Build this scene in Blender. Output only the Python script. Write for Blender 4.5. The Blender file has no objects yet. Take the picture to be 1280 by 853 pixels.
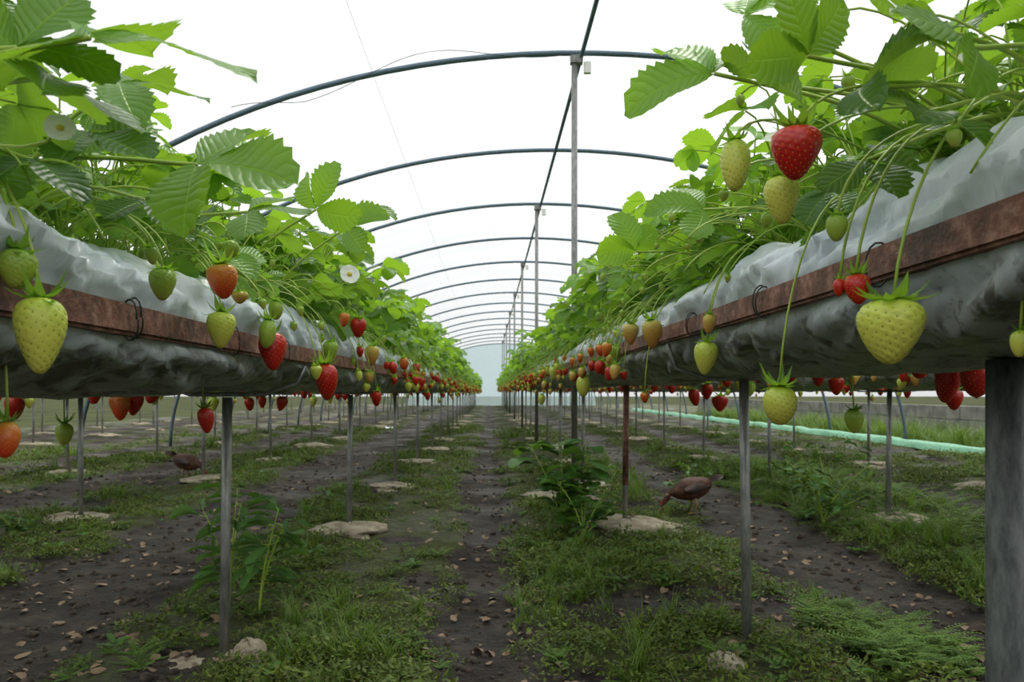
import bpy, math, random
import numpy as np
from mathutils import Vector, Matrix, noise
random.seed(7)
R=random.uniform
CAMZ=0.70; F=1000.0; VX=612.0; VY=490.0
def world(px,py,Y):
    return Vector(((px-VX)/F*Y, Y, CAMZ+(VY-py)/F*Y))
SC=bpy.context.scene.collection
# ------------------------------------------------------------ materials
def newmat(name):
    m=bpy.data.materials.new(name); m.use_nodes=True
    nt=m.node_tree; nt.nodes.clear()
    out=nt.nodes.new('ShaderNodeOutputMaterial')
    return m,nt,out
def math_(nt,op,a,b=None,c=None,clamp=False):
    n=nt.nodes.new('ShaderNodeMath'); n.operation=op; n.use_clamp=clamp
    for i,v in enumerate((a,b,c)):
        if v is None: continue
        if isinstance(v,(int,float)): n.inputs[i].default_value=v
        else: nt.links.new(v,n.inputs[i])
    return n.outputs[0]
def mixc(nt,fac,a,b,bt='MIX'):
    n=nt.nodes.new('ShaderNodeMix'); n.data_type='RGBA'; n.blend_type=bt
    for s,v in ((n.inputs[0],fac),(n.inputs[6],a),(n.inputs[7],b)):
        if isinstance(v,(int,float)): s.default_value=v
        elif isinstance(v,tuple): s.default_value=(*v,1) if len(v)==3 else v
        else: nt.links.new(v,s)
    return n.outputs[2]
def noise_(nt,scale,detail=4,vec=None,rough=.5):
    n=nt.nodes.new('ShaderNodeTexNoise'); n.inputs['Scale'].default_value=scale
    n.inputs['Detail'].default_value=detail; n.inputs['Roughness'].default_value=rough
    if vec is not None: nt.links.new(vec,n.inputs['Vector'])
    return n.outputs['Fac']
def ramp(nt,fac,stops):
    n=nt.nodes.new('ShaderNodeValToRGB'); e=n.color_ramp.elements
    while len(e)<len(stops): e.new(.5)
    for i,(p,c) in enumerate(stops):
        e[i].position=p; e[i].color=(*c,1) if len(c)==3 else c
    nt.links.new(fac,n.inputs[0]); return n.outputs[0]
def bump(nt,h,strength=.3,dist=.01):
    b=nt.nodes.new('ShaderNodeBump'); b.inputs['Strength'].default_value=strength
    b.inputs['Distance'].default_value=dist; nt.links.new(h,b.inputs['Height']); return b.outputs[0]
def princ(nt,col,rough=.5,metal=0,normal=None,spec=.5):
    p=nt.nodes.new('ShaderNodeBsdfPrincipled')
    if isinstance(col,tuple): p.inputs['Base Color'].default_value=(*col,1)
    else: nt.links.new(col,p.inputs['Base Color'])
    if isinstance(rough,(int,float)): p.inputs['Roughness'].default_value=rough
    else: nt.links.new(rough,p.inputs['Roughness'])
    p.inputs['Metallic'].default_value=metal
    p.inputs['Specular IOR Level'].default_value=spec
    if normal is not None: nt.links.new(normal,p.inputs['Normal'])
    return p
def attr(nt,name):
    a=nt.nodes.new('ShaderNodeAttribute'); a.attribute_name=name; return a.outputs['Fac']
def texco(nt,which='Object'):
    return nt.nodes.new('ShaderNodeTexCoord').outputs[which]

def leaf_material(name,dark,light,under,trans_col,trans=.4,veins=True,rough=.42):
    m,nt,out=newmat(name)
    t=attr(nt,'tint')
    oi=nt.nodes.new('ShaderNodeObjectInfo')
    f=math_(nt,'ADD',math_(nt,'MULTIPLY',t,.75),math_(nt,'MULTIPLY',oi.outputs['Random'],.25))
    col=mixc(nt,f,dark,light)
    nrm=None
    if veins:
        uv=nt.nodes.new('ShaderNodeUVMap'); sep=nt.nodes.new('ShaderNodeSeparateXYZ')
        nt.links.new(uv.outputs[0],sep.inputs[0])
        v=math_(nt,'ABSOLUTE',math_(nt,'SUBTRACT',sep.outputs[1],.5))
        wob=math_(nt,'MULTIPLY',noise_(nt,40,2,texco(nt)),.5)
        ph=math_(nt,'ADD',wob,math_(nt,'SUBTRACT',math_(nt,'MULTIPLY',sep.outputs[0],9.0),math_(nt,'MULTIPLY',v,4.2)))
        s=math_(nt,'ABSOLUTE',math_(nt,'SINE',math_(nt,'MULTIPLY',ph,math.pi)))
        vein=math_(nt,'SUBTRACT',1.0,math_(nt,'MULTIPLY',s,5.0),clamp=True)
        mid=math_(nt,'SUBTRACT',1.0,math_(nt,'MULTIPLY',v,34.0),clamp=True)
        vv=math_(nt,'MAXIMUM',math_(nt,'MULTIPLY',vein,.45),mid)
        col=mixc(nt,math_(nt,'MULTIPLY',vv,.4),col,trans_col)
        fine=noise_(nt,70,3,texco(nt))
        nrm=bump(nt,math_(nt,'ADD',math_(nt,'SUBTRACT',math_(nt,'POWER',s,.6),mid),math_(nt,'MULTIPLY',fine,.8)),.42,.003)
    g=nt.nodes.new('ShaderNodeNewGeometry')
    ucol=mixc(nt,.6,col,under)
    c2=mixc(nt,g.outputs['Backfacing'],col,ucol)
    p=princ(nt,c2,rough,normal=nrm,spec=.42)
    tr=nt.nodes.new('ShaderNodeBsdfTranslucent')
    tc=mixc(nt,f,tuple(c*.36 for c in trans_col),trans_col)
    if veins: tc=mixc(nt,math_(nt,'MULTIPLY',vv,.35),tc,tuple(c*.35 for c in trans_col))
    nt.links.new(tc,tr.inputs[0])
    mx=nt.nodes.new('ShaderNodeMixShader'); mx.inputs[0].default_value=trans
    nt.links.new(p.outputs[0],mx.inputs[1]); nt.links.new(tr.outputs[0],mx.inputs[2])
    nt.links.new(mx.outputs[0],out.inputs[0]); return m
def simple(name,col,rough=.5,metal=0,nscale=None,col2=None,bs=0,bd=.005,spec=.5):
    m,nt,out=newmat(name)
    c=col; nr=None
    if nscale:
        f=noise_(nt,nscale,5,texco(nt))
        c=ramp(nt,f,[(.35,col),(.65,col2 or col)])
        if bs: nr=bump(nt,f,bs,bd)
    p=princ(nt,c,rough,metal,nr,spec); nt.links.new(p.outputs[0],out.inputs[0]); return m

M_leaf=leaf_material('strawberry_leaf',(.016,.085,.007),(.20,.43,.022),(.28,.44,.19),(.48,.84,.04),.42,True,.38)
M_stem=simple('stem_green',(.26,.40,.04),.45,nscale=8,col2=(.38,.50,.07))
M_grass=leaf_material('weed_leaf',(.025,.08,.006),(.15,.28,.018),(.14,.22,.05),(.26,.44,.03),.3,False,.6)
M_moss=leaf_material('moss_leaf',(.024,.050,.005),(.145,.205,.015),(.10,.14,.03),(.2,.28,.02),.25,False,.7)
M_bush=leaf_material('broad_weed_leaf',(.03,.11,.018),(.10,.24,.03),(.16,.28,.10),(.22,.42,.04),.3,True,.5)
M_dead=simple('dead_leaf',(.12,.07,.04),.8,nscale=3,col2=(.32,.23,.14))
M_petal=simple('petal',(.85,.86,.8),.6)
M_yellow=simple('flower_center',(.6,.5,.05),.6)
def berry_mat(name,stops,rough=.3):
    m,nt,out=newmat(name)
    t=attr(nt,'tint'); f=noise_(nt,9,2,texco(nt))
    tt=math_(nt,'ADD',t,math_(nt,'MULTIPLY',math_(nt,'SUBTRACT',f,.5),.35),clamp=True)
    c=ramp(nt,tt,stops)
    p=princ(nt,c,rough,spec=.5)
    p.inputs['Subsurface Weight'].default_value=.05
    p.inputs['Subsurface Radius'].default_value=(.01,.004,.002)
    p.inputs['Subsurface Scale'].default_value=.2
    nt.links.new(p.outputs[0],out.inputs[0]); return m
M_b={'red':berry_mat('berry_red',[(0,(.55,.07,.02)),(.30,(.50,.014,.008)),(1,(.42,.006,.006))]),
 'orange':berry_mat('berry_halfripe',[(0,(.60,.42,.07)),(.3,(.66,.20,.03)),(.7,(.64,.05,.014)),(1,(.55,.02,.010))]),
 'pale':berry_mat('berry_pale',[(0,(.42,.58,.06)),(.5,(.62,.65,.10)),(1,(.60,.54,.10))],.38),
 'green':berry_mat('berry_green',[(0,(.18,.34,.03)),(.5,(.32,.45,.05)),(1,(.42,.42,.08))],.4),
 'blush':berry_mat('berry_blush',[(0,(.50,.50,.08)),(.5,(.60,.36,.08)),(1,(.60,.18,.05))],.4)}
M_seed=simple('berry_seed',(.70,.50,.07),.4)
M_seedg=simple('berry_seed_green',(.30,.30,.02),.5)
# ------------------------------------------------------------ mesh builder
class MB:
    def __init__(s): s.V=[];s.F=[];s.M=[];s.T=[];s.UV=[];s.mats=[];s.n=0;s.sm=[]
    def mi(s,m):
        if m not in s.mats: s.mats.append(m)
        return s.mats.index(m)
    def add(s,verts,faces,mat,tint=.5,uv=None,smooth=True):
        verts=np.asarray(verts,dtype=float).reshape(-1,3); k=len(verts)
        s.V.append(verts)
        n=s.n; s.F+= [tuple(i+n for i in f) for f in faces]
        s.M+= [s.mi(mat)]*len(faces); s.sm+=[smooth]*len(faces)
        if np.isscalar(tint): s.T.append(np.full(k,tint))
        else: s.T.append(np.asarray(tint,dtype=float))
        s.UV.append(np.zeros((k,2)) if uv is None else uv)
        s.n+=k
    def addT(s,tpl,M,mat,tint=.5):
        v,f,uv=tpl; A=np.array(M)
        s.add(v@A[:3,:3].T+A[:3,3],f,mat,tint,uv)
    def mesh(s,name):
        me=bpy.data.meshes.new(name)
        V=np.concatenate(s.V); me.from_pydata(V.tolist(),[],s.F)
        me.polygons.foreach_set('material_index',s.M)
        me.polygons.foreach_set('use_smooth',s.sm)
        for m in s.mats: me.materials.append(m)
        a=me.attributes.new('tint','FLOAT','POINT'); a.data.foreach_set('value',np.concatenate(s.T))
        uvl=me.uv_layers.new(name='UVMap'); UV=np.concatenate(s.UV)
        li=np.empty(len(me.loops),dtype=np.int32); me.loops.foreach_get('vertex_index',li)
        uvl.data.foreach_set('uv',UV[li].ravel()); me.update()
        return me
    def obj(s,name,parent=None,link=True):
        o=bpy.data.objects.new(name,s.mesh(name))
        if link: SC.objects.link(o)
        if parent: o.parent=parent
        return o
def empty(name):
    e=bpy.data.objects.new(name,None); SC.objects.link(e); e.empty_display_size=.1; return e
def bez(p0,p1,p2,p3,n):
    out=[]
    for i in range(n+1):
        t=i/n; u=1-t
        out.append(p0*u**3+p1*3*u*u*t+p2*3*u*t*t+p3*t**3)
    return out
def tube(mb,pts,r,mat,sides=5,tint=.5,cap=True):
    pts=[Vector(p) for p in pts]; n=len(pts); vs=[];fs=[]
    up=Vector((0,0,1)); d0=(pts[1]-pts[0]).normalized()
    if abs(d0.z)>.9: up=Vector((1,0,0))
    a=d0.cross(up).normalized()
    for i,p in enumerate(pts):
        d=(pts[min(i+1,n-1)]-pts[max(i-1,0)]).normalized()
        a=(a-d*a.dot(d)).normalized(); b=d.cross(a)
        rr=r(i/(n-1)) if callable(r) else r
        for k in range(sides):
            th=2*math.pi*k/sides; vs.append(p+(a*math.cos(th)+b*math.sin(th))*rr)
    for i in range(n-1):
        for k in range(sides):
            k2=(k+1)%sides
            fs.append((i*sides+k,i*sides+k2,(i+1)*sides+k2,(i+1)*sides+k))
    if cap:
        fs.append(tuple(range(sides))[::-1]); fs.append(tuple((n-1)*sides+k for k in range(sides)))
    mb.add([tuple(v) for v in vs],fs,mat,tint)
def box(mb,lo,hi,mat,tint=.5):
    x0,y0,z0=lo;x1,y1,z1=hi
    v=[(x0,y0,z0),(x1,y0,z0),(x1,y1,z0),(x0,y1,z0),(x0,y0,z1),(x1,y0,z1),(x1,y1,z1),(x0,y1,z1)]
    f=[(0,3,2,1),(4,5,6,7),(0,1,5,4),(1,2,6,5),(2,3,7,6),(3,0,4,7)]
    mb.add(v,f,mat,tint,smooth=False)
# ------------------------------------------------------------ leaf templates
def leaflet(seed,W=.68,teeth=True,droop=.25,fold=.22,NS=20,shape=(.7,3.0,.6)):
    rn=random.Random(seed); vs=[];uv=[];fs=[]
    ph=rn.uniform(0,6); asym=rn.uniform(-.05,.05); cup=rn.uniform(-.25,.25); tw=rn.uniform(-.25,.25)
    cols=(-1,-.55,0,.55,1)
    for i in range(NS+1):
        t=i/NS; w=W*(max(t,.004)**shape[0])*(max(1-t**shape[1],0)**shape[2])
        for c in cols:
            ww=w*abs(c); x=t
            if abs(c)==1 and teeth:
                if i%2: ww*=1.05; x+=.035
                else: ww*=.90
            x=x-abs(c)*0.03*(1-t)
            y=math.copysign(ww,c) if c else 0
            y+=asym*math.sin(t*3.14)
            z=fold*abs(y)-droop*t*t+ .035*math.sin(7*t+ph+c*1.5)*abs(c)+.010*(i%2)*(abs(c)==.55)
            if teeth: z+=cup*y*y*2+tw*y*t
            vs.append((x,y,z)); uv.append((t,.5+c*.5))
    for i in range(NS):
        for k in range(4):
            a=i*5+k; fs.append((a,a+5,a+6,a+1))
    return np.array(vs),fs,np.array(uv)
LT=[leaflet(i,R(.56,.72),True,R(.05,.5),R(.1,.55)) for i in range(14)]
def basis(o,x,z,s,sw=1):
    x=Vector(x).normalized(); z=Vector(z); z=(z-x*z.dot(x)).normalized(); y=z.cross(x)
    m=Matrix(((x.x*s,y.x*s*sw,z.x*s,o[0]),(x.y*s,y.y*s*sw,z.y*s,o[1]),(x.z*s,y.z*s*sw,z.z*s,o[2]),(0,0,0,1)))
    return m
def trifoliate(mb,j,a,n,size,tint=None,rn=random,mat=None):
    a=Vector(a).normalized(); n=Vector(n); n=(n-a*n.dot(a)).normalized()
    if tint is None: tint=rn.random()
    mat=mat or M_leaf
    for ang,s in ((0,1.0),(rn.uniform(62,80),.9),(-rn.uniform(62,80),.9)):
        d=(Matrix.Rotation(math.radians(ang),3,n)@a)
        d=(d+Vector((0,0,rn.uniform(-.3,.1)))).normalized()
        o=Vector(j)+d*size*.04
        mb.addT(rn.choice(LT),basis(o,d,n+Vector((rn.uniform(-.25,.25),rn.uniform(-.25,.25),0)),size*s),mat,min(1,max(0,tint+rn.uniform(-.12,.12))))
# ------------------------------------------------------------ berries
def berry_template():
    NA,NL=46,36; seeds=[]; ns=165
    def rad(ph): return math.sin(ph)**.82*(1+.32*math.cos(ph))*.5*.96
    def zz(ph): return (math.cos(ph)-.0)*.60
    gold=math.pi*(3-math.sqrt(5))
    for i in range(ns):
        c=1-2*(i+.5)/ns
        if c>.82: continue
        ph=math.acos(c); seeds.append((ph,(i*gold)%(2*math.pi)))
    sp=np.array([(rad(p)*math.cos(t),rad(p)*math.sin(t),zz(p)) for p,t in seeds])
    vs=[];T=[]
    for i in range(NL+1):
        ph=math.pi*i/NL
        for k in range(NA):
            th=2*math.pi*(k+.5*(i%2))/NA
            p=np.array((rad(ph)*math.cos(th),rad(ph)*math.sin(th),zz(ph)))
            d2=((sp-p)**2).sum(1).min()
            s=1-.12*math.exp(-d2/.0011)
            p=p*(s,s,1-(1-s)*.3); vs.append(p); T.append(i/NL)
    fs=[]
    for i in range(NL):
        for k in range(NA):
            k2=(k+1)%NA; fs.append((i*NA+k,(i+1)*NA+k,(i+1)*NA+k2,i*NA+k2))
    sv=[];sf=[]
    for (ph,th),p in zip(seeds,sp):
        nrm=Vector((math.cos(th)*math.sin(ph),math.sin(th)*math.sin(ph),math.cos(ph)*.6)).normalized()
        t1=Vector((-math.sin(th),math.cos(th),0)); t2=nrm.cross(t1)
        c=Vector(p)*.955; b=len(sv)
        for q in (t1*.014,t2*.023,-t1*.014,-t2*.023): sv.append(tuple(c+q))
        sv.append(tuple(c+nrm*.022))
        sf+=[(b,b+1,b+4),(b+1,b+2,b+4),(b+2,b+3,b+4),(b+3,b,b+4)]
    return np.array(vs),fs,np.array(T),np.array(sv),sf
BT=berry_template()
def calyx(mb,o,w,rn,up=.35):
    ns=11
    for k in range(ns):
        th=2*math.pi*(k+rn.uniform(-.2,.2))/ns; L=w*rn.uniform(.45,.75)
        e=Vector((math.cos(th),math.sin(th),0)); s=Vector((-math.sin(th),math.cos(th),0)); u=rn.uniform(-.35,up+.65)
        vs=[];uv=[]
        for i in range(5):
            t=i/4; ww=w*.13*(math.sin(math.pi*(t*.72+.2)))*(1-t**3)
            c=Vector(o)+e*L*t+Vector((0,0,L*(u*t*t*1.2-.12*math.sin(t*3.1)+.06)))
            for q in (-1,0,1): vs.append(tuple(c+s*ww*q+Vector((0,0,abs(q)*ww*.3)))); uv.append((t,.5+q*.5))
        fs=[(i*3+q,i*3+q+3,i*3+q+4,i*3+q+1) for i in range(4) for q in range(2)]
        mb.add(vs,fs,M_leaf,rn.uniform(.3,.8),np.array(uv))
def berry(mb,c,w,h,kind,rn=random,tilt=None):
    v,f,T,sv,sf=BT
    # individual irregularity: taper, lopsidedness
    tp=rn.uniform(-.25,.28); lx=rn.uniform(-.10,.10); rp=rn.uniform(0,6.28); lob=rn.uniform(0,.06)
    def warp(a):
        a=a.copy(); z=a[:,2]; th=np.arctan2(a[:,1],a[:,0])
        k=(1+tp*z)*(1+lob*np.cos(3*th+rp)*(z>-.4)); a[:,0]=a[:,0]*k+lx*z*z; a[:,1]*=k; return a
    rot=Matrix.Rotation(rn.uniform(0,6.28),3,'Z')
    tl=Matrix.Rotation(rn.uniform(-.22,.22) if tilt is None else tilt,3,'Y')@Matrix.Rotation(rn.uniform(-.15,.15),3,'X')
    A=np.array(tl@rot@Matrix.Diagonal(Vector((w,w*rn.uniform(.9,1),h/1.2))))
    C=np.array(Vector(c))
    mb.add(warp(v)@A.T+C,f,M_b[kind],T)
    mb.add(warp(sv)@A.T+C,sf,M_seed if kind in('red','orange') else M_seedg,.5,smooth=False)
    top=Vector(c)+tl@(rot@Vector((lx*.36*w,0,0)))+tl@Vector((0,0,h*.49))
    calyx(mb,top,w*1.0,rn)
    return top
def stalk(mb,p0,top,rn=random,r=.0016,lift=.05):
    p0=Vector(p0); top=Vector(top)
    h=Vector((top.x-p0.x,top.y-p0.y,0))
    p1=p0+h*.45+Vector((0,0,lift+rn.uniform(0,.03)))
    p2=top+Vector((-h.x*.05,rn.uniform(-.01,.01),max(.06,(p0.z-top.z)*.75)))
    tube(mb,bez(p0,p1,p2,top,12),r,M_stem,5)
PET=leaflet(99,.95,False,-.1,.1,8,(.6,3,.5))
def flower(mb,c,s,n):
    n=Vector(n).normalized(); t=n.orthogonal().normalized()
    for k in range(5):
        d=Matrix.Rotation(k*2*math.pi/5,3,n)@t
        mb.addT(PET,basis(Vector(c)+d*s*.1,d,n,s*.55),M_petal)
    v=[];f=[]
    b=n.cross(t)
    for i in range(3):
        for k in range(8):
            a=k*math.pi/4; rr=s*.18*math.cos(i*.7); v.append(tuple(Vector(c)+(t*math.cos(a)+b*math.sin(a))*rr+n*s*.12*math.sin(i*.7)))
    for i in range(2):
        for k in range(8): f.append((i*8+k,i*8+(k+1)%8,(i+1)*8+(k+1)%8,(i+1)*8+k))
    f.append(tuple(16+k for k in range(8)))
    mb.add(v,f,M_yellow)
# ------------------------------------------------------------ plant variants
def plant_variant(seed,nl=19):
    rn=random.Random(seed); mb=MB()
    for k in range(nl):
        az=2*math.pi*(k*.618)+rn.uniform(-.4,.4)
        h=rn.uniform(.06,.34); r=rn.uniform(.07,.20)*(1.15-.9*max(0,h-.18))
        if rn.random()<.2: h=rn.uniform(.0,.08); r=rn.uniform(.08,.15)
        o=Vector((math.cos(az),math.sin(az),0))
        j=o*r+Vector((0,0,h)); p0=o*.012
        pts=bez(p0,p0+o*r*.15+Vector((0,0,max(h,.06)*.6)),j-o*r*.35+Vector((0,0,.01+max(0,.1-h)*.6)),j,7)
        tube(mb,pts,lambda t:.0024-.0008*t,M_stem,5)
        a=o+Vector((0,0,rn.uniform(-.55,.45))); n=Vector((rn.uniform(-.5,.5),rn.uniform(-.5,.5),1))+o*rn.uniform(-.4,.6)
        young=rn.random()<.2
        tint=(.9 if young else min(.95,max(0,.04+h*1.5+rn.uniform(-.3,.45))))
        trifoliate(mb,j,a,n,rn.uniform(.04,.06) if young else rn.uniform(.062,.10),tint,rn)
    if rn.random()<.35:
        az=rn.uniform(0,6.28); c=Vector((math.cos(az)*.15,math.sin(az)*.15,rn.uniform(.10,.2)))
        tube(mb,bez(Vector((0,0,0)),Vector((0,0,.1)),c-Vector((0,0,.08)),c,6),.0014,M_stem,4)
        flower(mb,c,.026,(math.cos(az),math.sin(az),.8))
    return mb
def truss_variant(seed):
    rn=random.Random(seed); mb=MB(); nb=rn.choice((2,2,3,3,4))
    for k in range(nb):
        c=Vector((rn.uniform(.135,.20),rn.uniform(-.07,.07),rn.uniform(-.26,-.06)))
        w=rn.uniform(.024,.040); kind=rn.choice(('red','red','red','orange','pale','pale','blush','green','red'))
        if kind=='green': w*=.7
        top=berry(mb,c,w,w*rn.uniform(1.15,1.5),kind,rn)
        stalk(mb,(0,0,.0),top,rn,.0015,.06)
    for k in range(2):
        c=Vector((rn.uniform(.12,.18),rn.uniform(-.06,.06),rn.uniform(-.12,.02))); w=rn.uniform(.012,.018)
        top=berry(mb,c,w,w*1.3,'green',rn); stalk(mb,(0,0,0),top,rn,.0012,.06)
    return mb
def make_coll(name,mbs):
    c=bpy.data.collections.new(name)
    for i,mb in enumerate(mbs):
        o=bpy.data.objects.new('%s_%02d'%(name,i),mb.mesh('%s_%02d'%(name,i))); c.objects.link(o)
    return c
def instancer(name,coll,items,parent=None):
    me=bpy.data.meshes.new(name); me.from_pydata([tuple(i[0]) for i in items],[],[])
    a=me.attributes.new('rot','FLOAT_VECTOR','POINT'); a.data.foreach_set('vector',np.array([i[1] for i in items],dtype=float).ravel())
    a=me.attributes.new('scl','FLOAT','POINT'); a.data.foreach_set('value',[float(i[2]) for i in items])
    a=me.attributes.new('idx','INT','POINT'); a.data.foreach_set('value',[int(i[3]) for i in items])
    o=bpy.data.objects.new(name,me); SC.objects.link(o)
    if parent: o.parent=parent
    ng=bpy.data.node_groups.new(name,'GeometryNodeTree')
    ng.interface.new_socket('Geometry',in_out='INPUT',socket_type='NodeSocketGeometry')
    ng.interface.new_socket('Geometry',in_out='OUTPUT',socket_type='NodeSocketGeometry')
    gi=ng.nodes.new('NodeGroupInput'); go=ng.nodes.new('NodeGroupOutput')
    ip=ng.nodes.new('GeometryNodeInstanceOnPoints'); ci=ng.nodes.new('GeometryNodeCollectionInfo')
    ci.inputs['Collection'].default_value=coll; ci.inputs['Separate Children'].default_value=True; ci.inputs['Reset Children'].default_value=True
    ip.inputs['Pick Instance'].default_value=True
    def na(n,dt):
        x=ng.nodes.new('GeometryNodeInputNamedAttribute'); x.data_type=dt; x.inputs['Name'].default_value=n; return x.outputs['Attribute']
    L=ng.links.new
    L(gi.outputs[0],ip.inputs['Points']); L(ci.outputs[0],ip.inputs['Instance'])
    L(na('idx','INT'),ip.inputs['Instance Index']); L(na('rot','FLOAT_VECTOR'),ip.inputs['Rotation']); L(na('scl','FLOAT'),ip.inputs['Scale'])
    L(ip.outputs[0],go.inputs[0])
    md=o.modifiers.new('instances','NODES'); md.node_group=ng
    return o
NPL=10; NTR=12
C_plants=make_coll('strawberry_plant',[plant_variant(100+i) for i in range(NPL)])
C_truss=make_coll('strawberry_truss',[truss_variant(300+i) for i in range(NTR)])
# ------------------------------------------------------------ structural materials
def bag_mat():
    m,nt,out=newmat('grow_bag_plastic')
    g=nt.nodes.new('ShaderNodeNewGeometry')
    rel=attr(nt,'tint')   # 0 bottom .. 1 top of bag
    n1=noise_(nt,3.0,5,g.outputs['Position']); n2=noise_(nt,13,6,g.outputs['Position'],.7); n4=noise_(nt,60,4,g.outputs['Position'],.6)
    mp=nt.nodes.new('ShaderNodeMapping'); mp.inputs['Scale'].default_value=(4,8,4); mp.inputs['Rotation'].default_value=(.5,0,.2)
    nt.links.new(g.outputs['Position'],mp.inputs[0])
    n3=noise_(nt,1.6,2.5,mp.outputs[0],.5)
    # crumpled creases: warped cell edges
    wn=nt.nodes.new('ShaderNodeTexNoise'); wn.inputs['Scale'].default_value=1.1; wn.inputs['Detail'].default_value=2; nt.links.new(mp.outputs[0],wn.inputs['Vector'])
    va=nt.nodes.new('ShaderNodeVectorMath'); va.operation='MULTIPLY_ADD'; nt.links.new(wn.outputs['Color'],va.inputs[0]); va.inputs[1].default_value=(1.6,1.6,1.6); nt.links.new(mp.outputs[0],va.inputs[2])
    v=nt.nodes.new('ShaderNodeTexVoronoi'); v.feature='F1'; v.distance='MANHATTAN'; v.inputs['Scale'].default_value=1.5; nt.links.new(va.outputs[0],v.inputs['Vector'])
    msk=ramp(nt,n1,[(.42,(.1,.1,.1)),(.6,(1,1,1))])
    h=math_(nt,'ADD',math_(nt,'MULTIPLY',math_(nt,'MULTIPLY',v.outputs['Distance'],.50),msk),n3)
    base=ramp(nt,n1,[(.3,(.44,.51,.57)),(.7,(.68,.74,.78))])
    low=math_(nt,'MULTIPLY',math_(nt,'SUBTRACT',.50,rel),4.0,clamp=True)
    dirt=ramp(nt,n2,[(.50,(0,0,0)),(.57,(1,1,1))])
    speck=ramp(nt,n4,[(.62,(0,0,0)),(.68,(1,1,1))])
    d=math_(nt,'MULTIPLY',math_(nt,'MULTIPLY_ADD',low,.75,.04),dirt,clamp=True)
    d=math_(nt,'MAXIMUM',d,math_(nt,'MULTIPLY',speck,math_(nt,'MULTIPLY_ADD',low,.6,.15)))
    c=mixc(nt,math_(nt,'MULTIPLY',low,.62),base,(.13,.12,.105))  # painted shade: bag colour darkened towards the underside
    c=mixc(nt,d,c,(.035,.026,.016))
    p=princ(nt,c,.36,0,bump(nt,h,.65,.02),.5)
    nt.links.new(p.outputs[0],out.inputs[0]); return m
M_bag=bag_mat()
def rust():
    m,nt,out=newmat('rusty_rail')
    g=nt.nodes.new('ShaderNodeNewGeometry')
    f=noise_(nt,40,6,g.outputs['Position'],.65); f2=noise_(nt,7,6,g.outputs['Position'],.75)
    c=ramp(nt,f,[(.3,(.075,.028,.018)),(.5,(.21,.078,.050)),(.72,(.44,.24,.18))])
    c=mixc(nt,ramp(nt,f2,[(.50,(0,0,0)),(.64,(.8,.8,.8))]),c,(.045,.026,.018))
    p=princ(nt,c,.6,.05,bump(nt,f,.8,.007)); nt.links.new(p.outputs[0],out.inputs[0]); return m
M_rust=rust()
def galv(name,a,b,metal=.55,rough=.45):
    m,nt,out=newmat(name); g=nt.nodes.new('ShaderNodeNewGeometry')
    mp=nt.nodes.new('ShaderNodeMapping'); mp.inputs['Scale'].default_value=(30,30,9); nt.links.new(g.outputs['Position'],mp.inputs[0])
    f=noise_(nt,2,6,mp.outputs[0],.7); c=ramp(nt,f,[(.3,a),(.7,b)])
    p=princ(nt,c,rough,metal,bump(nt,f,.3,.002)); nt.links.new(p.outputs[0],out.inputs[0]); return m
M_post=galv('galvanised_post',(.13,.135,.13),(.36,.36,.34))
M_thick=galv('shaded_steel',(.035,.045,.045),(.19,.205,.20),.2,.6)  # darker post steel; the thick post's shade is put into the colour
M_arch=galv('arch_tube',(.09,.14,.18),(.15,.21,.26),.3)  # galvanised tube with its shaded blue-grey tone painted in
M_wire=simple('dark_wire',(.03,.028,.025),.5)
def cement():
    m,nt,out=newmat('cement_mound'); g=nt.nodes.new('ShaderNodeNewGeometry')
    f=noise_(nt,18,7,g.outputs['Position'],.65); c=ramp(nt,f,[(.3,(.15,.12,.08)),(.5,(.36,.31,.22)),(.75,(.55,.50,.38))])
    p=princ(nt,c,.9,0,bump(nt,f,.9,.03)); nt.links.new(p.outputs[0],out.inputs[0]); return m
M_cem=cement()
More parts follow.
